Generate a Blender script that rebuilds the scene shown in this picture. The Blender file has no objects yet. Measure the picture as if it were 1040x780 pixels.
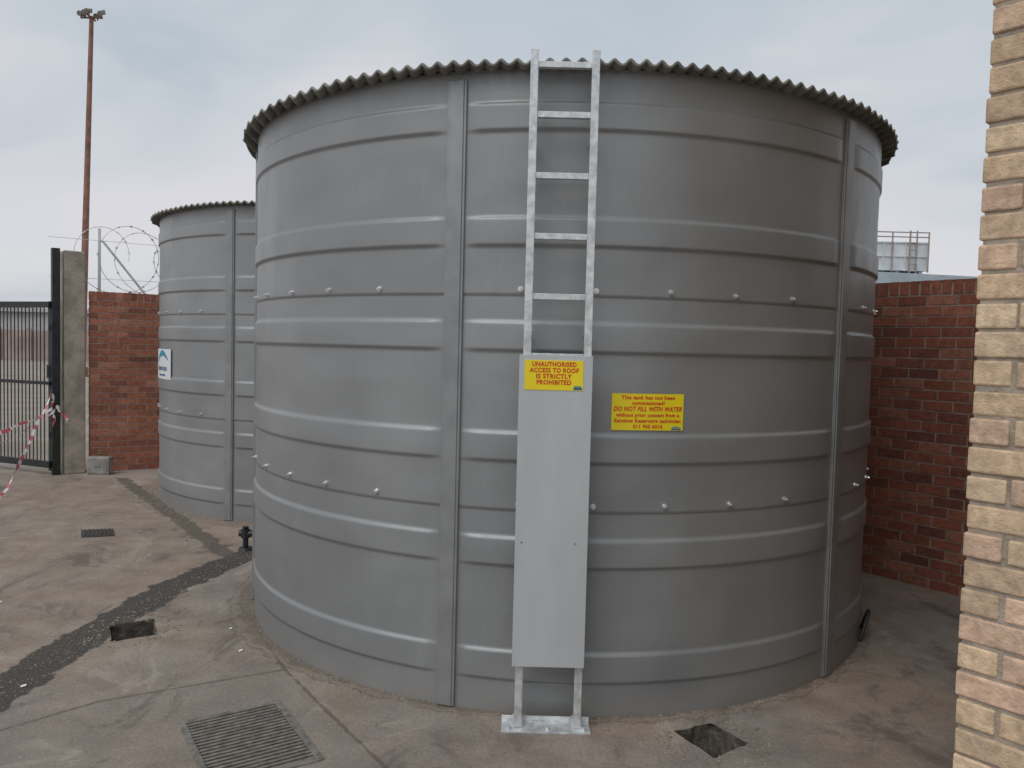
import bpy, bmesh, math, random
from mathutils import Vector, Matrix
random.seed(7)
S=bpy.context.scene
COL=S.collection
S.view_settings.view_transform='Standard'; S.view_settings.look='None'; S.view_settings.exposure=0
# ---------------------------------------------------------------- node helpers
class NT:
    def __init__(s,nt): s.nt=nt
    def n(s,t,**k):
        x=s.nt.nodes.new(t)
        for a,b in k.items(): setattr(x,a,b)
        return x
    def setin(s,sock,v):
        if isinstance(v,bpy.types.NodeSocket): s.nt.links.new(v,sock)
        elif v is not None: sock.default_value=v
    def m(s,op,a,b=None,c=None,clamp=False):
        x=s.n("ShaderNodeMath",operation=op,use_clamp=clamp)
        s.setin(x.inputs[0],a)
        if b is not None: s.setin(x.inputs[1],b)
        if c is not None: s.setin(x.inputs[2],c)
        return x.outputs[0]
    def mix(s,f,a,b,mode='MIX'):
        x=s.n("ShaderNodeMix",data_type='RGBA',blend_type=mode)
        s.setin(x.inputs[0],f)
        s.setin(x.inputs[6],(*a,1) if isinstance(a,tuple) and len(a)==3 else a)
        s.setin(x.inputs[7],(*b,1) if isinstance(b,tuple) and len(b)==3 else b)
        return x.outputs[2]
    def noise(s,scale,detail=2,rough=.55,vec=None,dist=0):
        x=s.n("ShaderNodeTexNoise"); x.inputs['Scale'].default_value=scale;x.inputs['Detail'].default_value=detail
        x.inputs['Roughness'].default_value=rough; x.inputs['Distortion'].default_value=dist
        if vec is not None: s.nt.links.new(vec,x.inputs['Vector'])
        return x.outputs['Fac']
    def ramp(s,f,lo,hi,a=0.,b=1.):
        x=s.n("ShaderNodeMapRange",interpolation_type='SMOOTHSTEP'); s.setin(x.inputs[0],f)
        s.setin(x.inputs[1],lo);s.setin(x.inputs[2],hi);s.setin(x.inputs[3],a);s.setin(x.inputs[4],b)
        return x.outputs[0]
def newmat(name):
    m=bpy.data.materials.new(name); m.use_nodes=True
    t=NT(m.node_tree); b=m.node_tree.nodes["Principled BSDF"]
    return m,t,b
def geopos(t): return t.n("ShaderNodeNewGeometry").outputs['Position']
def mapped(t,vec,scale):
    x=t.n("ShaderNodeMapping"); t.nt.links.new(vec,x.inputs[0]); x.inputs['Scale'].default_value=scale; return x.outputs[0]
def simple(name,col,rough=.6,metal=0.,var=.12,scale=8,bump=0.,bscale=60,spec=None,stretch=None):
    m,t,b=newmat(name); p=geopos(t)
    if stretch: p=mapped(t,p,stretch)
    n=t.noise(scale,3,.6,p)
    v=t.ramp(n,.3,.7,1-var,1+var)
    x=t.n("ShaderNodeVectorMath",operation='SCALE'); x.inputs[0].default_value=col; t.nt.links.new(v,x.inputs['Scale'])
    t.nt.links.new(x.outputs[0],b.inputs['Base Color'])
    b.inputs['Roughness'].default_value=rough;b.inputs['Metallic'].default_value=metal
    if spec is not None: b.inputs['Specular IOR Level'].default_value=spec
    if bump:
        bn=t.n("ShaderNodeBump"); bn.inputs['Strength'].default_value=bump;bn.inputs['Distance'].default_value=.01
        t.nt.links.new(t.noise(bscale,2,.6,p),bn.inputs['Height']);t.nt.links.new(bn.outputs[0],b.inputs['Normal'])
    return m
# ---------------------------------------------------------------- mesh helpers
def mesh(name,vs,fs,mat=None,smooth=False,parent=None):
    me=bpy.data.meshes.new(name); me.from_pydata([tuple(v) for v in vs],[],fs); me.update()
    if mat: 
        for mm in (mat if isinstance(mat,list) else [mat]): me.materials.append(mm)
    if smooth: me.polygons.foreach_set("use_smooth",[True]*len(me.polygons))
    o=bpy.data.objects.new(name,me); COL.objects.link(o)
    if parent: setp(o,parent)
    return o
def setp(o,p):
    o.parent=p; o.matrix_parent_inverse=Matrix.Translation(p.location).inverted()
def empty(name,loc):
    e=bpy.data.objects.new(name,None); e.location=loc; COL.objects.link(e); e.empty_display_size=.2; return e
class MB:
    def __init__(s): s.v=[];s.f=[]
    def box(s,o,ax,ay,az):
        o=Vector(o);ax=Vector(ax);ay=Vector(ay);az=Vector(az); k=len(s.v)
        for q in (o,o+ax,o+ax+ay,o+ay): s.v.append(q)
        for q in (o+az,o+ax+az,o+ax+ay+az,o+ay+az): s.v.append(q)
        for f in ((0,3,2,1),(4,5,6,7),(0,1,5,4),(1,2,6,5),(2,3,7,6),(3,0,4,7)):
            s.f.append(tuple(k+i for i in f))
    def abox(s,x0,x1,y0,y1,z0,z1): s.box((x0,y0,z0),(x1-x0,0,0),(0,y1-y0,0),(0,0,z1-z0))
    def tube(s,p0,p1,r0,r1=None,n=12,cap=True):
        r1=r0 if r1 is None else r1
        p0=Vector(p0);p1=Vector(p1);d=(p1-p0).normalized()
        a=d.orthogonal().normalized();b=d.cross(a);k=len(s.v)
        for p,r in ((p0,r0),(p1,r1)):
            for i in range(n):
                t=2*math.pi*i/n; s.v.append(p+a*math.cos(t)*r+b*math.sin(t)*r)
        for i in range(n):
            j=(i+1)%n; s.f.append((k+i,k+j,k+n+j,k+n+i))
        if cap:
            s.f.append(tuple(k+n-1-i for i in range(n)))
            s.f.append(tuple(k+n+i for i in range(n)))
    def path(s,pts,r,n=8):
        for a,b in zip(pts[:-1],pts[1:]): s.tube(a,b,r,r,n,True)
    def build(s,name,mat,parent=None,bevel=0,smooth=False):
        o=mesh(name,s.v,s.f,mat,smooth,parent)
        if bevel:
            b=o.modifiers.new("bevel",'BEVEL'); b.width=bevel;b.segments=2;b.limit_method='ANGLE';b.angle_limit=math.radians(50)
        return o
# ---------------------------------------------------------------- camera
f,pi_,ro=800.6743,0.0472,0.0249
Fw=Vector((0,math.cos(pi_),-math.sin(pi_)));U=Vector((0,math.sin(pi_),math.cos(pi_)));R_=Vector((1,0,0))
c,s_=math.cos(ro),math.sin(ro)
Rc=R_*c+U*s_; Uc=-R_*s_+U*c
M=Matrix((( Rc.x,Uc.x,-Fw.x,0),(Rc.y,Uc.y,-Fw.y,0),(Rc.z,Uc.z,-Fw.z,1.7),(0,0,0,1)))
cd=bpy.data.cameras.new("camera"); cd.sensor_width=36; cd.lens=f/1040*36; cd.clip_end=3000; cd.clip_start=.05
cam=bpy.data.objects.new("camera",cd); COL.objects.link(cam); cam.matrix_world=M; S.camera=cam
# ---------------------------------------------------------------- world + sun
SUN_EL=math.radians(52); SUN_AZ=math.radians(215)
w=bpy.data.worlds.new("World"); S.world=w; w.use_nodes=True; w.node_tree.nodes.clear(); t=NT(w.node_tree)
sky=t.n("ShaderNodeTexSky",sky_type='NISHITA'); sky.sun_disc=False; sky.sun_elevation=SUN_EL; sky.sun_rotation=SUN_AZ; sky.dust_density=3
b1=t.n("ShaderNodeBackground"); t.nt.links.new(sky.outputs[0],b1.inputs[0]); b1.inputs[1].default_value=.08
g=t.n("ShaderNodeTexCoord").outputs['Generated']
sep=t.n("ShaderNodeSeparateXYZ"); t.nt.links.new(g,sep.inputs[0]); z=sep.outputs[2]
grad=t.ramp(z,-.02,.6)
cl1=t.noise(2.0,4,.5,mapped(t,g,(1,1,3.2)),.5)
base=t.mix(grad,(.69,.69,.72),(.43,.51,.56))
base=t.mix(t.ramp(cl1,.46,.64,0,.8),base,(.69,.68,.715))
base=t.mix(t.ramp(cl1,.48,.32,0,.5),base,(.40,.47,.53))
b2=t.n("ShaderNodeBackground"); t.nt.links.new(base,b2.inputs[0]); b2.inputs[1].default_value=1.1
mx=t.n("ShaderNodeMixShader"); mx.inputs[0].default_value=.9
t.nt.links.new(b1.outputs[0],mx.inputs[1]);t.nt.links.new(b2.outputs[0],mx.inputs[2])
o=t.n("ShaderNodeOutputWorld"); t.nt.links.new(mx.outputs[0],o.inputs[0])
sd=bpy.data.lights.new("sun",'SUN'); sd.energy=1.25; sd.angle=math.radians(45); sd.color=(1,.97,.93)
so=bpy.data.objects.new("sun",sd); COL.objects.link(so)
dirv=Vector((math.sin(SUN_AZ)*math.cos(SUN_EL),math.cos(SUN_AZ)*math.cos(SUN_EL),math.sin(SUN_EL)))
so.rotation_euler=dirv.to_track_quat('Z','Y').to_euler(); so.location=(-5,-5,12)
# ---------------------------------------------------------------- materials
def tank_mat():
    m,t,b=newmat("tank_steel"); p=geopos(t)
    n1=t.noise(1.1,2,.5,mapped(t,p,(1,1,.7))); n2=t.noise(60,1,.6,mapped(t,p,(1,1,.10)))
    v=t.m('ADD',t.m('MULTIPLY',n1,.9),t.m('MULTIPLY',n2,.1))
    base=t.mix(t.ramp(v,.35,.65),(.262,.270,.276),(.312,.320,.325))
    sep=t.n("ShaderNodeSeparateXYZ"); t.nt.links.new(p,sep.inputs[0]); z=sep.outputs[2]
    dn=t.noise(9,3,.6,p)
    dust=t.m('MULTIPLY',t.ramp(t.m('ADD',z,t.m('MULTIPLY',dn,.30)),.28,.12),.32)
    base=t.mix(dust,base,(.36,.32,.27))
    sm=t.noise(5,4,.7,mapped(t,p,(1,1,.35)),.6); base=t.mix(t.m('MULTIPLY',t.ramp(sm,.58,.74),.14),base,(.42,.42,.41))
    sp=t.noise(90,1,.7,p); base=t.mix(t.m('MULTIPLY',t.ramp(sp,.70,.78),.25),base,(.48,.48,.47))
    t.nt.links.new(base,b.inputs['Base Color'])
    b.inputs['Metallic'].default_value=.32
    t.nt.links.new(t.ramp(sm,.3,.7,.37,.49),b.inputs['Roughness'])
    bn=t.n("ShaderNodeBump"); bn.inputs['Strength'].default_value=.5; bn.inputs['Distance'].default_value=.03
    t.nt.links.new(t.noise(2.2,1,.4,mapped(t,p,(1,1,1.6))),bn.inputs['Height'])
    t.nt.links.new(bn.outputs[0],b.inputs['Normal'])
    return m
M_TANK=tank_mat()
M_STRAP=simple("strap_steel",(.285,.292,.297),.45,.4,.1,6)
M_GALV=simple("galvanised_steel",(.66,.68,.69),.38,.5,.2,25)
M_PANEL=simple("panel_sheet",(.54,.57,.585),.42,.25,.05,5,stretch=(1,1,.3))
M_BOLT=simple("bolt_zinc",(.74,.75,.76),.3,.8,.1,30)
M_ROOF=simple("roof_sheet",(.20,.197,.175),.7,.1,.3,5)
M_YEL=simple("sign_yellow",(.88,.70,.01),.45,0,.05,4)
M_RED=simple("sign_red",(.66,.035,.015),.5,0,.05,6)
M_BLUE=simple("sign_blue",(.03,.13,.28),.5,0,.05,6)
M_TEAL=simple("sign_teal",(.04,.27,.42),.5,0,.05,6)
M_WHITE=simple("sign_white",(.75,.77,.78),.45,0,.05,6)
M_BLACK=simple("black_paint",(.022,.024,.026),.45,0,.3,12)
M_RUST=simple("mast_oxide_paint",(.24,.12,.09),.7,0,.25,3)
M_CONC=simple("pillar_concrete",(.38,.33,.27),.9,0,.25,5,.5,30)
M_PIT=simple("pit_earth",(.10,.085,.072),.95,0,.5,20,.8,40)
M_DARK=simple("pit_dark_concrete",(.06,.052,.045),.95,0,.5,20,.8,40)  # dark concrete for the drain pit, evenly toned from top to bottom
M_GRATE=simple("grate_iron",(.22,.20,.175),.65,.3,.3,25,.2,90)
M_STONE=simple("stones",(.27,.225,.185),.9,0,.4,14)
M_MORT_R=simple("mortar_grey",(.34,.27,.23),.95,0,.25,12,.4,60)
M_MORT_B=simple("mortar_tan",(.36,.30,.24),.95,0,.2,18,.6,90)
M_WIRE=simple("razor_steel",(.66,.67,.69),.4,.4,.1,20)
M_LIGHTW=simple("pale_paint",(.60,.62,.63),.55,0,.1,10)
def brick_mat(name,bump,ns,spot):
    m,t,b=newmat(name); p=geopos(t)
    a=t.n("ShaderNodeAttribute"); a.attribute_name="Col"
    n=t.noise(ns,3,.65,p); v=t.ramp(n,.25,.75,.72,1.22)
    x=t.n("ShaderNodeVectorMath",operation='SCALE'); t.nt.links.new(a.outputs[0],x.inputs[0]); t.nt.links.new(v,x.inputs['Scale'])
    n2=t.noise(ns*4,2,.7,p)
    c=t.mix(t.m('MULTIPLY',t.ramp(n2,.60,.70),.4),x.outputs[0],spot)
    big=t.noise(1.3,3,.6,p); c=t.mix(t.m('MULTIPLY',t.ramp(big,.5,.72),.22),c,spot)
    t.nt.links.new(c,b.inputs['Base Color']); b.inputs['Roughness'].default_value=.88
    bn=t.n("ShaderNodeBump"); bn.inputs['Strength'].default_value=bump; bn.inputs['Distance'].default_value=.006
    t.nt.links.new(t.noise(ns*2.2,3,.7,p),bn.inputs['Height']); t.nt.links.new(bn.outputs[0],b.inputs['Normal'])
    return m
M_BR=brick_mat("red_brick",.6,28,(.12,.065,.05)); M_BB=brick_mat("tan_brick",.9,26,(.34,.25,.165))
# ---------------------------------------------------------------- tank
HR=2.952
def tank(cx,cy,R,ang0,bolts_ang,parentname):
    par=empty(parentname,(cx,cy,0))
    straps=[math.radians(ang0+60*k) for k in range(6)]
    seg=360
    prof=[(0,0,0)]
    def rib(z0,z1,base):
        h=.0115;e=.013
        for z,b in ((z0-.010,0),(z0,.0),(z0+e*.35,.3),(z0+e,.9),(z0+e+.003,1),(z0+e+.010,1),(z1-e-.012,1),(z1-e-.004,.98),(z1-e,.9),(z1-e*.3,.25),(z1,0),(z1+.010,0)):
            prof.append((z,base,b*h))
    rows=[(0.0,.15,.30,.685,.83),(.975,1.17,1.315,1.675,1.82),(1.96,2.15,2.29,2.665,2.80)]
    for i,(zs,a,b,c2,d) in enumerate(rows):
        base=.002*i
        if i: prof+= [(zs-.036,.002*(i-1),0),(zs-.0262,.002*(i-1),0),(zs-.025,base,0),(zs-.012,base,0)]
        rib(a,b,base); prof.append(((b+c2)/2,base-.001,0)); rib(c2,d,base)
    prof.append((2.945,.005,0))
    vs=[];fs=[]
    for z,bs,bp in prof:
        for k in range(seg):
            t=2*math.pi*k/seg
            dmin=min(abs((t-s+math.pi)%(2*math.pi)-math.pi) for s in straps)
            fade=min(1,max(0,(math.degrees(dmin)-1.6)/1.2)); fade=fade*fade*(3-2*fade)
            r=R+bs+bp*fade
            vs.append((cx+r*math.cos(t),cy+r*math.sin(t),z))
    n=len(prof)
    for i in range(n-1):
        for k in range(seg):
            j=(k+1)%seg; fs.append((i*seg+k,i*seg+j,(i+1)*seg+j,(i+1)*seg+k))
    mesh("shell",vs,fs,M_TANK,True,par)
    mb=MB()
    for s in straps:
        er=Vector((math.cos(s),math.sin(s),0)); et=Vector((-math.sin(s),math.cos(s),0)); c0=Vector((cx,cy,0))
        mb.box(c0+er*(R-.02)-et*.046+Vector((0,0,.004)),et*.092,er*.036,(0,0,2.90))
        mb.box(c0+er*(R+.012)-et*.034+Vector((0,0,.006)),et*.068,er*.010,(0,0,2.896))
    mb.build("vertical_straps",M_STRAP,par,.003)
    mb=MB()
    for zz in (1.962,.982):
        for a in bolts_ang:
            a=math.radians(a+random.uniform(-.25,.25)); er=Vector((math.cos(a),math.sin(a),0)); p=Vector((cx,cy,zz+random.uniform(-.003,.003)))+er*R
            mb.tube(p,p+er*.008,.014,.013,14); mb.tube(p+er*.006,p+er*.016,.0105,.0105,6); mb.tube(p+er*.014,p+er*.026,.0055,.005,8)
    mb.build("bolts",M_BOLT,par)
    Ro=R+.090; pitch=.070; step=pitch/10; vs=[];fs=[]
    rot=math.radians(4); cols=[]
    x=-Ro+.002
    while x<Ro:
        L=math.sqrt(max(Ro*Ro-x*x,1e-6)); ny=24; row=[]
        sheet=math.floor(x/.686); L=L+.006*math.sin(sheet*2.3)
        for j in range(ny+1):
            y=-L+2*L*j/ny
            rr=math.hypot(x,y)/Ro
            z=HR+.0115*math.sin(2*math.pi*x/pitch)+.035*(1-rr*rr)+.003*math.sin(x*5.1)
            X=x*math.cos(rot)-y*math.sin(rot);Y=x*math.sin(rot)+y*math.cos(rot)
            row.append(len(vs)); vs.append((cx+X,cy+Y,z))
        cols.append(row); x+=step
    for a,b in zip(cols[:-1],cols[1:]):
        for j in range(len(a)-1): fs.append((a[j],b[j],b[j+1],a[j+1]))
    ro_=mesh("corrugated_roof",vs,fs,M_ROOF,True,par)
    sm=ro_.modifiers.new("s",'SOLIDIFY'); sm.thickness=.013; sm.offset=-1
    return par
C1=(.316,5.596);RT=2.0275
bl=[-148,-137.6,-127.9,-118,-97.9,-88.3,-78.7,-69.1,-59.4,-38.2,-28.5,-18.6,-8.8,1]+[11+60*k+9.8*j for k in range(1,3) for j in range(1,6)]+[-158.5]
tank(*C1,RT,-107.0,bl,"water_tank")
C2=(-1.92,9.25)
tank(*C2,RT,-110.6,[-110.6+60*k+9.9*j for k in range(6) for j in range(1,6)],"water_tank")
# ---------------------------------------------------------------- ladder
lad=empty("ladder",(.195,3.45,0))
mb=MB()
for x0,x1 in ((.046,.080),(.309,.343)):
    mb.abox(x0,x1,3.430,3.438,.011,2.975)
    sx=x0 if x0<.2 else x1-.005
    mb.abox(sx,sx+.005,3.438,3.472,.011,2.975)
    mb.abox(x0+(.005 if x0<.2 else 0),x1-(0 if x0<.2 else .005),3.438,3.470,2.967,2.973)
for z in [2.914,2.702,2.442,2.182,1.922,1.662,1.402,1.142,.882,.622,.362]:
    mb.abox(.080,.309,3.439,3.466,z-.013,z+.013)
for z in (2.60,1.76,.55):
    for x in (.06,.325): mb.abox(x-.012,x+.012,3.472,3.60,z-.003,z+.003)
mb.build("rails_and_rungs",M_GALV,lad,.0015)
mb=MB()
mb.abox(-.010,.385,3.395,3.500,.0,.010); mb.abox(-.010,.385,3.497,3.503,.010,.032)
for x in (.02,.195,.355): mb.tube((x,3.42,.010),(x,3.42,.022),.011,.011,6)
for x in (.04,.303): mb.abox(x,x+.046,3.44,3.48,.010,.05)
mb.build("base_plate",M_GALV,lad,.0015)
mb=MB()
mb.abox(.030,.347,3.402,3.405,.297,1.668)
mb.abox(.030,.033,3.4052,3.428,.297,1.668); mb.abox(.344,.347,3.4052,3.428,.297,1.668)
mb.abox(.033,.344,3.4052,3.428,1.665,1.668); mb.abox(.033,.344,3.4052,3.428,.297,.300)
mb.build("guard_panel",M_PANEL,lad,.001)
mb=MB()
for x,z in ((.058,.85),(.292,.848)):
    mb.tube((x,3.4025,z),(x,3.399,z),.0045,.0035,10)
mb.build("panel_screws",M_STRAP,lad)
# ---------------------------------------------------------------- text
def textmesh(body,size,shear=0,bold=.0):
    cu=bpy.data.curves.new("t",'FONT'); cu.body=body; cu.size=size; cu.align_x='CENTER'; cu.shear=shear; cu.offset=bold; cu.resolution_u=3; cu.space_character=1.08
    ob=bpy.data.objects.new("t",cu); COL.objects.link(ob); bpy.context.view_layer.update()
    me=bpy.data.meshes.new_from_object(ob.evaluated_get(bpy.context.evaluated_depsgraph_get()))
    vs=[v.co.copy() for v in me.vertices]; fs=[tuple(p.vertices) for p in me.polygons]
    bpy.data.objects.remove(ob)
    return vs,fs
def sign_text(lines,place,mat,name,par):
    V=[];F=[]
    for body,size,y,shear,maxw in lines:
        vs,fs=textmesh(body,size,shear,size*.034)
        if not vs: continue
        wd=max(v.x for v in vs)-min(v.x for v in vs); cxm=(max(v.x for v in vs)+min(v.x for v in vs))/2
        sc=maxw/wd; k=len(V)
        V+= [place((v.x-cxm)*sc,y+v.y) for v in vs]; F+=[tuple(i+k for i in f2) for f2 in fs]
    return mesh(name,V,F,mat,False,par)
sg=empty("warning_sign",(.18,3.40,1.58))
mb=MB(); mb.abox(.054,.307,3.3992,3.4016,1.517,1.646); mb.build("plate",M_YEL,sg,.0006)
pl=lambda x,y:(.1805+x,3.3982,1.517+y)
sign_text([("UNAUTHORISED",.0270,.103,0,.192),("ACCESS TO ROOF",.0270,.077,0,.212),("IS STRICTLY",.0270,.051,0,.155),("PROHIBITED",.0270,.025,0,.150)],pl,M_RED,"lettering",sg)
mb=MB(); mb.abox(.265,.302,3.3975,3.3988,1.521,1.530); mb.build("logo_bar",M_BLUE,sg)
mb=MB(); mb.abox(.268,.298,3.3975,3.3988,1.532,1.537); mb.build("logo_arc",M_TEAL,sg)
def curved(cx,cy,a0,a1,z0,z1,r,name,mat,par,n=16):
    vs=[];fs=[]
    r_in=r-.0025
    for k in range(n+1):
        a=math.radians(a0+(a1-a0)*k/n)
        for rr,zz in ((r,z0),(r,z1),(r_in,z1),(r_in,z0)): vs.append((cx+rr*math.cos(a),cy+rr*math.sin(a),zz))
    for k in range(n):
        for q in range(4):
            q2=(q+1)%4; fs.append((k*4+q,(k+1)*4+q,(k+1)*4+q2,k*4+q2))
    fs+=[(0,1,2,3),(n*4+3,n*4+2,n*4+1,n*4)]
    return mesh(name,vs,fs,mat,False,par)
def cplace(cx,cy,am,z0,r):
    return lambda x,y:(cx+r*math.cos(math.radians(am)+x/r),cy+r*math.sin(math.radians(am)+x/r),z0+y)
sg2=empty("warning_sign",(C1[0]+RT*math.cos(math.radians(-81.3)),C1[1]+RT*math.sin(math.radians(-81.3)),1.417))
RS=RT+.0075
curved(*C1,-86.1,-76.5,1.334,1.501,RS,"plate",M_YEL,sg2)
sign_text([("This tank has not been",.0235,.142,0,.255),("commissioned!",.0235,.117,0,.155),("DO NOT FILL WITH WATER",.0290,.088,.25,.325),
 ("without prior consent from a",.0235,.062,0,.300),("Rainbow Reservoirs technician",.0235,.036,0,.315),("011 965 6016",.0235,.010,0,.140)],cplace(*C1,-81.3,1.334,RS+.001),M_RED,"lettering",sg2)
curved(*C1,-78.1,-76.8,1.337,1.344,RS+.001,"logo_bar",M_BLUE,sg2); curved(*C1,-78.0,-77.0,1.347,1.352,RS+.001,"logo_arc",M_TEAL,sg2)
sg3=empty("information_sign",(C2[0]+RT*math.cos(math.radians(-145)),C2[1]+RT*math.sin(math.radians(-145)),1.43))
RS=RT+.016
curved(*C2,-153,-136.5,1.285,1.59,RS,"board",M_WHITE,sg3)
P=cplace(*C2,-144.7,1.285,RS+.0015)
sign_text([("RESERVOIRS",.055,.085,0,.38),("water tanks",.038,.03,0,.26)],P,M_BLUE,"lettering",sg3)
V=[];F=[]
for k in range(25):
    u=k/24; x=-.24+.48*u; y=.16+.075*math.sin(u*math.pi*.9); V+=[P(x,y),P(x,y+.055*math.sin(u*math.pi)+.003)]
    if k: F.append((2*k-2,2*k,2*k+1,2*k-1))
mesh("swoosh",V,F,M_TEAL,False,sg3)
# ---------------------------------------------------------------- brick walls
def bricks(name,p0,p1,H,T,palette,mat,mort,parent=None,bl=.222,bh=.073,jt=.012,coping=True,jit=.0015,bevel=0,inset=.006,kr=(.85,1.13)):
    p0=Vector((*p0,0));p1=Vector((*p1,0));L=(p1-p0).length;d=(p1-p0)/L;nrm=Vector((-d.y,d.x,0));z=Vector((0,0,1))
    par=parent or empty(name,tuple(p0))
    mb=MB();cols=[]
    ch=bh+jt; nc=int(round(H/ch))
    def add(s,e,zz,hh):
        if e-s<.03: return
        j=lambda:random.uniform(-jit,jit)
        o=p0+d*(s+j())+nrm*(-T/2+j())+z*(zz+j()*.5)
        mb.box(o,d*(e-s+j()),nrm*(T+j()),z*(hh+j()*.6)); c=random.choice(palette); k=random.uniform(*kr)
        cols.extend([(c[0]*k,c[1]*k,c[2]*k,1)]*8)
    for i in range(nc):
        zz=i*ch+.004
        if coping and i==nc-1:
            s=0
            while s<L: add(s,min(s+bh,L),zz,.100); s+=bh+jt
            continue
        s=0; first=(bl-jt)/2 if i%2 else bl
        while s<L:
            e=min(s+first,L); add(s,e,zz,bh); s=e+jt; first=bl
    ob=mb.build("bricks",mat,par,bevel)
    at=ob.data.color_attributes.new("Col",'FLOAT_COLOR','POINT')
    at.data.foreach_set("color",[x for c4 in cols for x in c4])
    mb=MB(); top=nc*ch-(jt if not coping else -.014)
    mb.box(p0+d*.008-nrm*(T/2-inset),d*(L-.016),nrm*(T-2*inset),z*(top-.006))
    mb.build("mortar",mort,par)
    return par
RED=[(.36,.13,.075),(.39,.145,.085),(.33,.115,.07),(.41,.165,.105),(.29,.105,.07),(.37,.135,.08),(.24,.09,.065),(.42,.185,.12),(.35,.125,.075)]
TAN=[(.68,.505,.33),(.66,.485,.32),(.70,.53,.36),(.64,.465,.305),(.69,.49,.345),(.60,.44,.30),(.66,.46,.33)]
wl0=Vector((-5.28,9.80));wd=Vector((.849,.529))
p1=wl0+wd*8.4
GL=dict(bl=.205,bh=.064,jt=.013,inset=.004)
bricks("brick_wall",tuple(wl0+Vector((-.06,.097))+wd*.02),tuple(p1),2.27,.222,RED,M_BR,M_MORT_R,**GL)
a=Vector((2.80,6.12));rd=Vector((.602,-.798)); off=Vector((.798,.602))*.11
bricks("brick_wall",tuple(a+rd*-1.9+off),tuple(a+rd*2.12+off),2.25,.222,[(r*.85,g_*.82,b_*.85) for r,g_,b_ in RED],M_BR,M_MORT_R,**GL)
q=a-rd*1.9+off
bricks("brick_wall",tuple(q+Vector((.10,.16))),(p1.x+.1,p1.y-.15),2.25,.222,RED,M_BR,M_MORT_R,**GL)
# ---------------------------------------------------------------- tan brick building on the right
bb=empty("brick_building",(1.36,2.33,0))
cA=Vector((1.362,2.335)); dA=Vector((.64,-.768)); dB=Vector((.768,.64))
T=.11; nA=Vector((-dA.y,dA.x))
bricks("w",tuple(cA+nA*T/2),tuple(cA+nA*T/2+dA*3.4),4.4,T,TAN,M_BB,M_MORT_B,parent=bb,coping=False,jit=.004,bevel=.006,inset=.007,kr=(.88,1.06))
nB=Vector((-dB.y,dB.x))
bricks("w",tuple(cA+dB*(T+.012)-nB*T/2),tuple(cA-nB*T/2+dB*3.35),4.4,T,TAN,M_BB,M_MORT_B,parent=bb,coping=False,jit=.004,bevel=.006,inset=.007,kr=(.88,1.06))
mb=MB(); o3=cA-dA*.25-dB*.25; mb.box((o3.x,o3.y,4.46),(dA.x*3.9,dA.y*3.9,0),(dB.x*3.9,dB.y*3.9,0),(0,0,.18))
mb.build("roof_slab",M_CONC,bb,.01)
i3=cA+dA*.13+dB*.13; mb=MB(); mb.box((i3.x,i3.y,0),(dA.x*3.1,dA.y*3.1,0),(dB.x*3.1,dB.y*3.1,0),(0,0,4.45)); mb.build("inner_core",M_MORT_B,bb)
# ---------------------------------------------------------------- pillar, gate
def obox(mb,p,d,w_,dep,z0,z1):
    d=Vector((*d,0)).normalized(); n=Vector((-d.y,d.x,0)); mb.box(Vector((*p,z0)),d*w_,n*dep,(0,0,z1-z0))
mb=MB(); obox(mb,(-5.46,9.60),(.75,.66),.235,.25,0,2.735); mb.build("concrete_pillar",M_CONC,None,.012)
gt=empty("gate",(-5.52,9.52,0)); mb=MB()
gd=Vector((-.924,.383)); gs=Vector((-5.575,9.535))
obox(mb,(-5.548,9.505),(.75,.66),.085,.085,0,2.75)
def gp(s): return (gs.x+gd.x*s,gs.y+gd.y*s)
Lg=3.4
for z0,z1 in ((2.03,2.105),(.09,.17),(1.10,1.14)): obox(mb,gp(0),tuple(gd),Lg,.04,z0,z1)
for s in (0.0,Lg-.06): obox(mb,gp(s),tuple(gd),.06,-.045,.05,2.11)
s=.13
while s<Lg-.1:
    obox(mb,gp(s),tuple(gd),.010,-.010,.17,2.03); s+=.066
obox(mb,gp(Lg+.08),tuple(gd),.09,.09,0,2.5)
obox(mb,gp(-.01),tuple(gd),.10,-.07,1.18,1.34); obox(mb,gp(.0),tuple(gd),.05,-.08,.45,.52); obox(mb,gp(.0),tuple(gd),.05,-.08,1.75,1.82)
mb.build("frame_and_bars",M_BLACK,gt)
# ---------------------------------------------------------------- razor wire : flat overlapping coil along the wall top
pts=[]; turns=19; per=64; N=turns*per; L=4.9
for k in range(N+1):
    u=k/N; a=2*math.pi*turns*u; r=.36+.045*math.sin(u*23)+.03*math.sin(u*57); s=.05+L*u+r*math.cos(a)+.05*math.sin(u*41)
    lat=.13*math.sin(a*.5+u*7)
    pts.append(Vector((wl0.x+wd.x*s-.529*lat,wl0.y+.1+wd.y*s+.849*lat,2.66+.03*math.sin(u*31)+r*math.sin(a)*1.05)))
cu=bpy.data.curves.new("razor_coil",'CURVE'); cu.dimensions='3D'; sp=cu.splines.new('POLY'); sp.points.add(len(pts)-1)
for i,p in enumerate(pts): sp.points[i].co=(*p,1)
cu.bevel_depth=.0042; cu.bevel_resolution=1; cu.materials.append(M_WIRE)
rz=empty("razor_wire",(wl0.x,wl0.y,2.3)); co_=bpy.data.objects.new("coil",cu); COL.objects.link(co_); setp(co_,rz)
mb=MB()
for i in range(3,len(pts)-3,4):
    p=pts[i]; d=(pts[i+1]-pts[i-1]).normalized(); n=d.orthogonal().normalized(); 
    n=Matrix.Rotation(random.uniform(0,6.28),3,d)@n; b=d.cross(n)
    mb.box(p-d*.014-n*.013,d*.028,n*.026,b*.0015)
mb.build("barbs",M_WIRE,rz)
mb=MB()
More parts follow.
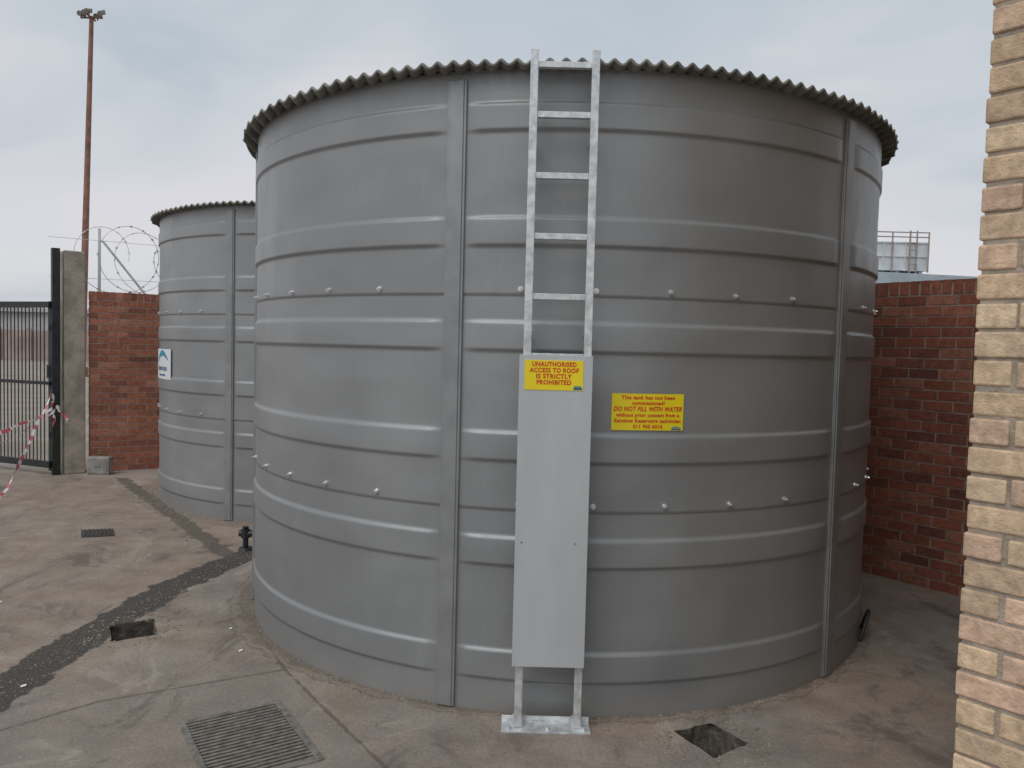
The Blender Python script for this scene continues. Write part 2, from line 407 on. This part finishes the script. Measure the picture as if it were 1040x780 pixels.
for s in (.08,2.6,5.1):
    b=Vector((wl0.x+wd.x*s,wl0.y+wd.y*s+.1,0))
    mb.tube(b+Vector((0,0,1.9)),b+Vector((0,0,3.05)),.018,.018,8)
    mb.tube(b+Vector((.03,.02,2.90)),b+Vector((.46,.28,2.24)),.015,.015,8)
mb.tube((wl0.x-.4,wl0.y-.15,2.42),(wl0.x+wd.x*5.2,wl0.y+wd.y*5.2+.1,2.45),.003,.003,5); mb.tube((wl0.x-.4,wl0.y-.15,2.9),(wl0.x+wd.x*5.2,wl0.y+wd.y*5.2+.1,2.88),.003,.003,5)
mb.build("supports",M_LIGHTW,rz)
# ---------------------------------------------------------------- mast
ms=empty("floodlight_mast",(-18.1,33,0)); mb=MB()
b0=Vector((-18.05,33,0)); t0=Vector((-17.62,33,14.8))
mb.tube(b0,b0.lerp(t0,.45),.16,.125,14); mb.tube(b0.lerp(t0,.45),t0,.125,.085,14); mb.tube(b0,b0+Vector((0,0,.4)),.26,.26,14)
mb.tube(t0+Vector((-.45,0,-.05)),t0+Vector((.45,0,-.05)),.04,.04,8); mb.tube(t0+Vector((0,-.3,-.05)),t0+Vector((0,.3,-.05)),.04,.04,8)
mb.build("pole",M_RUST,ms); mb=MB()
for dx,dy,an in ((-.42,0,-.5),(.42,0,.5),(0,-.25,0),(.12,.25,.2),(-.18,-.12,-.2)):
    q=t0+Vector((dx,dy,.10)); 
    mb.box(q+Vector((-.13,-.08,-.08)),(.26,0,an*.12),(0,.16,.05),(-an*.06,0,.17)); mb.tube(q+Vector((0,0,-.16)),q+Vector((0,0,-.05)),.03,.03,6)
    mb.tube(q+Vector((0,0,.02)),q+Vector((0,-.16,-.04)),.07,.11,10)
mb.build("lamps",simple("lamp_housing",(.24,.20,.18),.5,.2),ms,.01)
# ---------------------------------------------------------------- background buildings
ib=empty("industrial_building",(13,26,0)); M_CLAD=simple("cladding",(.36,.40,.42),.6,.1,.1,3); M_GREYR=simple("grey_roof",(.36,.43,.47),.55,.1,.1,3)
mb=MB(); mb.abox(11.0,24,27,36,0,4.0); mb.build("walls",M_CLAD,ib)
mb=MB(); mb.box((10.6,26.5,4.15),(13.8,0,-.35),(0,10,0.2),(0,0,.40)); mb.build("roof",M_GREYR,ib)
rt=empty("rooftop_water_tank",(13.3,27.4,4.3)); mb=MB()
mb.abox(12.30,14.20,27.4,29.2,4.66,5.62)
for k in range(6): mb.abox(12.28+.38*k,12.32+.38*k,27.36,27.40,4.64,5.64)
for zz in (4.66,5.13,5.60): mb.abox(12.28,14.22,27.35,27.396,zz,zz+.04)
for xx in (12.4,13.2,14.0): mb.abox(xx,xx+.12,27.5,29.0,4.2,4.66)
mb.build("panel_tank",simple("tank_panels",(.62,.65,.67),.5,.1,.1,2),rt)
mb=MB()
for x in (12.3,12.95,13.55,14.2): mb.tube((x,27.3,4.6),(x,27.3,5.98),.025,.025,6)
for x in (13.55,13.78): mb.tube((x,27.28,4.3),(x,27.28,6.02),.025,.025,6)
for k in range(6): mb.tube((13.55,27.28,4.4+.24*k),(13.78,27.28,4.4+.24*k),.018,.018,6)
for zz in (5.8,5.96): mb.tube((12.3,27.3,zz),(14.2,27.3,zz),.02,.02,6)
mb.build("guard_rail",simple("rail_oxide",(.32,.24,.21),.6,0),rt)
mb=MB(); mb.abox(-60,-22,52,52.3,0,2.0)
for k in range(20): mb.abox(-60+2*k,-59.7+2*k,51.9,52.0,0,2.15)
mb.build("boundary_wall",simple("far_wall",(.36,.28,.25),.9,0,.2,.5))
mb=MB(); mb.abox(-58,-38,80,95,0,4.0); mb.box((-58.5,79.5,4.0),(21,0,0),(0,16,0),(0,0,.4)); mb.build("warehouse",simple("far_clad",(.42,.41,.42),.8,0,.15,.3),None)
# ---------------------------------------------------------------- small things on the ground
jb=empty("junction_box",(-5.0,9.7,0)); mb=MB(); mb.abox(-5.20,-4.93,9.62,9.74,.0,.22); mb.build("case",simple("box_grey",(.33,.30,.27),.7,0,.2,10),jb,.012)
mb=MB(); mb.abox(-5.18,-4.95,9.612,9.6195,.02,.20); mb.abox(-5.10,-5.03,9.605,9.6115,.10,.12); mb.build("lid",simple("box_lid",(.26,.25,.23),.7,0,.2,10),jb,.004)
sp_=empty("standpipe",(-2.13,6.33,0)); mb=MB(); q=Vector((-2.13,6.33,0))
mb.tube(q,q+Vector((0,0,.12)),.022,.022,12); mb.tube(q,q+Vector((0,0,.02)),.06,.05,12); mb.tube(q+Vector((0,0,.10)),q+Vector((0,0,.17)),.036,.036,12)
mb.tube(q+Vector((-.05,0,.135)),q+Vector((.06,0,.135)),.028,.028,12); mb.tube(q+Vector((0,0,.17)),q+Vector((0,0,.19)),.018,.028,10)
mb.build("pipe_and_valve",M_BLACK,sp_,0)
cpts=[Vector((C1[0]+(RT+.015+.035*math.sin(k/10*math.pi))*math.cos(math.radians(-29+k*.7)),C1[1]+(RT+.015+.035*math.sin(k/10*math.pi))*math.sin(math.radians(-29+k*.7)),.01+.15*math.sin(k/10*math.pi))) for k in range(11)]
mb=MB(); mb.path(cpts,.011,8); mb.build("overflow_hose",M_BLACK)
ga=Vector((-1.44,3.41));gb=Vector((-1.07,3.65));ex=(gb-ga); wE=.45; ex=ex.normalized(); ey=Vector((ex.y,-ex.x)); lE=.62
gr=empty("drain_grate",(ga.x,ga.y,0)); mb=MB()
def gq(u,v): return ga+ex*u+ey*v
def gbox(u0,u1,v0,v1,z0,z1):
    p=gq(u0,v0); mb.box((p.x,p.y,z0),(ex.x*(u1-u0),ex.y*(u1-u0),0),(ey.x*(v1-v0),ey.y*(v1-v0),0),(0,0,z1-z0))
gbox(0,wE,0,.028,-.03,.006);gbox(0,wE,lE-.028,lE,-.03,.006);gbox(0,.028,.028,lE-.028,-.03,.006);gbox(wE-.028,wE,.028,lE-.028,-.03,.006)
nb=20
for k in range(nb):
    v=.028+(lE-.056)*(k+.5)/nb; gbox(.028,wE-.028,v-.0075,v+.0075,-.022,.002)
gbox(wE/2-.008,wE/2+.008,.028,lE-.028,-.028,-.004)
mb.build("frame_and_bars",M_GRATE,gr,.0015)
def loop_rough(pts,n=7,j=.006):
    out=[]
    for a,b in zip(pts,pts[1:]+pts[:1]):
        a=Vector(a);b=Vector(b)
        for k in range(n):
            p=a.lerp(b,k/n); out.append((p.x+random.uniform(-j,j),p.y+random.uniform(-j,j)))
    return out
gl=[tuple(gq(.004,.004)),tuple(gq(wE-.004,.004)),tuple(gq(wE-.004,lE-.004)),tuple(gq(.004,lE-.004))]
hL=loop_rough([(-2.34,4.58),(-2.13,4.70),(-2.00,4.45),(-2.20,4.32)])
hR=loop_rough([(.76,3.45),(.95,3.54),(1.07,3.36),(.885,3.22)])
def rocks(name,items,mat,par=None):
    vs=[];fs=[]
    bm=bmesh.new(); bmesh.ops.create_icosphere(bm,subdivisions=1,radius=1); bv=[v.co.copy() for v in bm.verts]; bf=[tuple(v.index for v in f2.verts) for f2 in bm.faces]; bm.free()
    for x,y,z,r in items:
        k=len(vs); rot=Matrix.Rotation(random.uniform(0,6.28),3,'Z'); sx,sy,sz=random.uniform(.7,1.4),random.uniform(.7,1.2),random.uniform(.4,.8)
        for v in bv:
            q=rot@Vector((v.x*sx,v.y*sy,v.z*sz)); q*=r*random.uniform(.8,1.15); vs.append((x+q.x,y+q.y,z+q.z))
        fs+=[tuple(i+k for i in f2) for f2 in bf]
    return mesh(name,vs,fs,mat,False,par)
def pit(name,loop,depth,mat,taper=.9,rub=0):
    n=len(loop); cxx=sum(p[0] for p in loop)/n; cyy=sum(p[1] for p in loop)/n
    e=empty(name,(cxx,cyy,0)); vs=[];fs=[]
    for lv,(z,k) in enumerate(((0,1),(-.03,1.0),(-depth*.5,.98),(-depth,taper))):
        for p in loop: vs.append((cxx+(p[0]-cxx)*k+(random.uniform(-.004,.004) if lv and n>5 else 0),cyy+(p[1]-cyy)*k+(random.uniform(-.004,.004) if lv and n>5 else 0),z))
    for r in range(3):
        for i in range(n): j=(i+1)%n; fs.append((r*n+i,r*n+j,(r+1)*n+j,(r+1)*n+i))
    fs.append(tuple(3*n+i for i in range(n)))
    mesh("walls",vs,fs,mat,False,e)
    if rub: rocks("rubble",[(cxx+random.gauss(0,.045),cyy+random.gauss(0,.045),-depth+.012,random.uniform(.008,.032)) for _ in range(rub)],M_STONE,e)
    return e
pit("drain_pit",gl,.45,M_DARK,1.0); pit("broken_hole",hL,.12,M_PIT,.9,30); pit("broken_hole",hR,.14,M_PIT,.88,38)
sc=empty("drain_cover",(-3.55,6.74,0)); ga2=Vector((-3.73,6.81)); e1=(Vector((-3.49,6.89))-ga2); e2=(Vector((-3.60,6.58))-ga2); mb=MB()
mb.box((ga2.x,ga2.y,.002),(e1.x,e1.y,0),(e2.x,e2.y,0),(0,0,.008))
for k in range(7):
    a_=ga2+e1*(.08+.125*k)+e2*.08; mb.box((a_.x,a_.y,.010),(e1.x*.05,e1.y*.05,0),(e2.x*.84,e2.y*.84,0),(0,0,.008))
mb.build("cover",simple("cover_iron",(.07,.06,.055),.7,.2,.3,20),sc,.001)
it=[]
for _ in range(1300):
    a=random.uniform(-math.pi*1.05,.3); r=RT+abs(random.gauss(0.0,.035))+.008; s=random.uniform(.0015,.006)
    it.append((C1[0]+r*math.cos(a),C1[1]+r*math.sin(a),s*.3,s))
for _ in range(500):
    a=random.uniform(-math.pi,-.9); r=RT+abs(random.gauss(0.02,.06))+.008; s=random.uniform(.003,.009)
    it.append((C2[0]+r*math.cos(a),C2[1]+r*math.sin(a),s*.3,s))
for _ in range(900):
    u=random.random(); x=-2.42+.45*u+random.gauss(0,.09)-.08*math.sin(u*3); y=3.2+3.3*u; s=random.uniform(.002,.006)
    it.append((x,y,s*.3,s))
for _ in range(400):
    u=random.random(); x=-4.8+2.45*u+random.gauss(0,.06); y=9.6-3.3*u+random.gauss(0,.06); s=random.uniform(.003,.008); it.append((x,y,s*.3,s))
for cxx,cyy in ((.91,3.38),(-2.17,4.5)):
    for _ in range(200):
        a=random.uniform(0,6.28); r=random.uniform(.15,.27); s=random.uniform(.002,.008); it.append((cxx+r*math.cos(a),cyy+r*math.sin(a),s*.3,s))
for _ in range(600): 
    s=random.uniform(.002,.006); x=random.uniform(-4,3); y=random.uniform(2.2,7)
    if (x-C1[0])**2+(y-C1[1])**2>RT**2+.1: it.append((x,y,s*.3,s))
it=[i for i in it if not ((-1.5<i[0]<-.7 and 2.85<i[1]<3.7) or (abs(i[0]-.91)<.13 and abs(i[1]-3.38)<.13) or (abs(i[0]+2.17)<.13 and abs(i[1]-4.5)<.13))]
rocks("gravel",it,M_STONE)
mb=MB()
for x,y in ((-2.33,3.72),(-1.45,4.22),(-1.62,4.55),(1.35,3.95),(-3.2,4.9),(-2.6,5.6)):
    a=random.uniform(0,3); l=random.uniform(.012,.026); mb.box((x,y,.003),(l*math.cos(a),l*math.sin(a),.004),(-l*.6*math.sin(a),l*.6*math.cos(a),.003),(0,0,.0015))
mb.build("litter",M_WHITE)
def tape():
    m,t,b=newmat("tape_plastic"); a=t.n("ShaderNodeAttribute"); a.attribute_name="Col"; t.nt.links.new(a.outputs[0],b.inputs['Base Color']); b.inputs['Roughness'].default_value=.4
    e=empty("barrier_tape",(-5.6,9.4,.8)); VS=[];FS=[];CC=[]
    def strand(P0,P1,sag,tw,w_=.055):
        P0=Vector(P0);P1=Vector(P1);n=90
        L=(P1-P0).length
        for k in range(n+1):
            u=k/n;p=P0.lerp(P1,u)+Vector((.01*math.sin(u*17),.015*math.sin(u*11),-sag*4*u*(1-u)+.008*math.sin(u*29)))
            ang=tw*u+.6*math.sin(u*9); ww=w_*(.55+.45*abs(math.cos(u*13+tw)))
            off=Vector((.35*math.sin(ang),.4*math.sin(ang),math.cos(ang)))*ww/2
            VS.append(p+off);VS.append(p-off)
            if k:
                i=len(VS)-4; FS.append((i,i+1,i+3,i+2)); red=int(u*L/.09)%2; CC.append((.62,.12,.16,1) if red else (.74,.70,.71,1))
    strand((-5.50,9.40,1.06),(-4.98,7.55,.03),.10,5); strand((-5.47,9.42,.80),(-6.3,9.0,.30),.08,4); strand((-5.50,9.41,.98),(-5.47,9.40,.62),.0,6); strand((-5.46,9.42,.84),(-5.33,9.45,.66),-.02,5)
    strand((-5.50,9.41,.82),(-6.6,8.9,.42),.10,7)
    ob=mesh("tape",VS,FS,m,False,e); at=ob.data.color_attributes.new("Col",'FLOAT_COLOR','CORNER')
    at.data.foreach_set("color",[x for c4 in CC for _ in range(4) for x in c4])
tape()
# ---------------------------------------------------------------- ground
def ground():
    bm=bmesh.new(); ed=[]
    def loop(ps):
        v=[bm.verts.new((p[0],p[1],0)) for p in ps]
        for a,b in zip(v,v[1:]+v[:1]): ed.append(bm.edges.new((a,b)))
    loop([(-900,-300),(900,-300),(900,1500),(-900,1500)]); loop(gl);loop(hL);loop(hR)
    bmesh.ops.triangle_fill(bm,use_beauty=True,use_dissolve=False,edges=ed,normal=(0,0,1))
    me=bpy.data.meshes.new("ground"); bm.to_mesh(me); bm.free()
    ob=bpy.data.objects.new("ground",me); COL.objects.link(ob)
    m,t,b=newmat("concrete_yard"); me.materials.append(m); p=geopos(t)
    sep=t.n("ShaderNodeSeparateXYZ"); t.nt.links.new(p,sep.inputs[0]); X,Y=sep.outputs[0],sep.outputs[1]
    wob=t.m('SUBTRACT',t.noise(7,4,.65,p),.5); W=t.m('MULTIPLY',wob,.18)
    def segd(a,b2):
        dx,dy=b2[0]-a[0],b2[1]-a[1]; L2=dx*dx+dy*dy
        px=t.m('SUBTRACT',X,a[0]);py=t.m('SUBTRACT',Y,a[1])
        h=t.m('DIVIDE',t.m('ADD',t.m('MULTIPLY',px,dx),t.m('MULTIPLY',py,dy)),L2,clamp=True)
        qx=t.m('SUBTRACT',px,t.m('MULTIPLY',h,dx));qy=t.m('SUBTRACT',py,t.m('MULTIPLY',h,dy))
        return t.m('SQRT',t.m('ADD',t.m('MULTIPLY',qx,qx),t.m('MULTIPLY',qy,qy)))
    def poly(ps):
        d=None
        for a,b2 in zip(ps[:-1],ps[1:]):
            q=segd(a,b2); d=q if d is None else t.m('MINIMUM',d,q)
        return d
    def side(a,b2):
        dx,dy=b2[0]-a[0],b2[1]-a[1]; L=math.hypot(dx,dy)
        return t.m('DIVIDE',t.m('SUBTRACT',t.m('MULTIPLY',t.m('SUBTRACT',Y,a[1]),dx),t.m('MULTIPLY',t.m('SUBTRACT',X,a[0]),dy)),L)
    big=t.noise(.8,4,.6,p,.3); mid=t.noise(3.5,4,.65,p,.2); fine=t.noise(60,3,.7,p)
    conc=t.mix(t.ramp(mid,.3,.7),(.205,.178,.158),(.30,.265,.235))
    brown=t.mix(t.ramp(mid,.3,.7),(.27,.205,.16),(.365,.288,.228))
    conc=t.mix(t.ramp(big,.40,.62,0,.75),conc,brown)
    sL=t.ramp(side((-2.42,3.2),(-2.15,6.4)),.0,.05)
    conc=t.mix(t.m('MULTIPLY',sL,.7),conc,brown)
    sS=t.ramp(side((-2.38,6.3),(-4.80,9.62)),.0,-.06)
    sS=t.m('MULTIPLY',sS,t.ramp(Y,6.3,6.7)); sS=t.m('MULTIPLY',sS,t.ramp(X,-1.0,-1.4))
    conc=t.mix(t.m('MULTIPLY',sS,.8),conc,t.mix(t.ramp(mid,.3,.7),(.30,.215,.165),(.40,.31,.245)))
    ap=t.m('MULTIPLY',t.ramp(side((-1.89,3.60),(-1.14,4.01)),0.0,-.02),t.ramp(side((-1.14,4.01),(-.47,3.09)),0,-.02))
    conc=t.mix(t.m('MULTIPLY',ap,.4),conc,(.235,.212,.19))
    conc=t.mix(t.ramp(fine,.35,.75,0,.4),conc,(.15,.13,.11))
    conc=t.mix(t.ramp(fine,.42,.28,0,.35),conc,(.44,.40,.36))
    st=t.noise(1.9,5,.72,mapped(t,p,(1,.7,1)),.8); conc=t.mix(t.ramp(st,.53,.66,0,.7),conc,(.12,.10,.088))
    conc=t.mix(t.ramp(st,.45,.33,0,.55),conc,(.42,.365,.31))
    J=poly([(-1.89,3.60),(-1.14,4.01),(-.83,3.58),(-.47,3.09),(-.1,2.4)]); J=t.m('MINIMUM',J,segd((-1.89,3.60),(-3.0,2.4)))
    J=t.m('MINIMUM',J,segd((-1.72,5.0),(-1.14,4.01)))
    J=t.m('ADD',J,t.m('MULTIPLY',t.m('ABSOLUTE',wob),.06))
    jm=t.ramp(J,.018,.006); conc=t.mix(t.m('MULTIPLY',jm,.65),conc,(.10,.08,.065))
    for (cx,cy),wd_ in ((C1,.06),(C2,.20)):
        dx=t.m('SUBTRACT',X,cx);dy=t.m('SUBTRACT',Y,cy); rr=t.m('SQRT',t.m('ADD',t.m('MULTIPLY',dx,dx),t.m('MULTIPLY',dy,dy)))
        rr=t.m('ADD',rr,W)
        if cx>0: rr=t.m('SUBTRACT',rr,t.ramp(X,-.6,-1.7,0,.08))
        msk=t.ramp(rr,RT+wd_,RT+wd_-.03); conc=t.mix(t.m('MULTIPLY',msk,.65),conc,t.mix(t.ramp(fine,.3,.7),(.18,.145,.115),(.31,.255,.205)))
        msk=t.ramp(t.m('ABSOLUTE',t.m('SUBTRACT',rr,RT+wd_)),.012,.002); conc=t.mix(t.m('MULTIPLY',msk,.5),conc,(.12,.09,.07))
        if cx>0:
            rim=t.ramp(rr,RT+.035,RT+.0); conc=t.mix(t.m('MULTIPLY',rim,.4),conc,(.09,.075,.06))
    tar=t.mix(t.ramp(fine,.3,.7),(.034,.031,.029),(.095,.085,.077))
    d2=t.m('ADD',poly([(-2.42,1.0),(-2.41,3.2),(-2.37,4.5),(-2.30,5.3),(-2.04,6.3),(-1.55,7.2)]),W); k2=t.ramp(d2,.145,.125)
    d1=t.m('ADD',segd((-4.85,9.66),(-2.2,6.15)),W); k1=t.ramp(d1,.085,.06)
    conc=t.mix(t.m('MULTIPLY',k2,.92),conc,tar); conc=t.mix(t.m('MULTIPLY',k1,.8),conc,t.mix(.35,tar,(.2,.17,.14)))
    far=t.m('MAXIMUM',t.ramp(side((-5.5,9.6),(-9.3,11.2)),0,-.05),t.ramp(Y,14,15))
    far=t.m('MULTIPLY',far,t.ramp(Y,9.4,9.5))
    conc=t.mix(far,conc,t.mix(t.ramp(big,.4,.6),(.36,.30,.27),(.29,.26,.20)))
    t.nt.links.new(conc,b.inputs['Base Color']); b.inputs['Roughness'].default_value=.9; b.inputs['Specular IOR Level'].default_value=.3
    bn=t.n("ShaderNodeBump"); bn.inputs['Strength'].default_value=.7; bn.inputs['Distance'].default_value=.008
    t.nt.links.new(t.noise(38,3,.7,p),bn.inputs['Height']); t.nt.links.new(bn.outputs[0],b.inputs['Normal'])
ground()
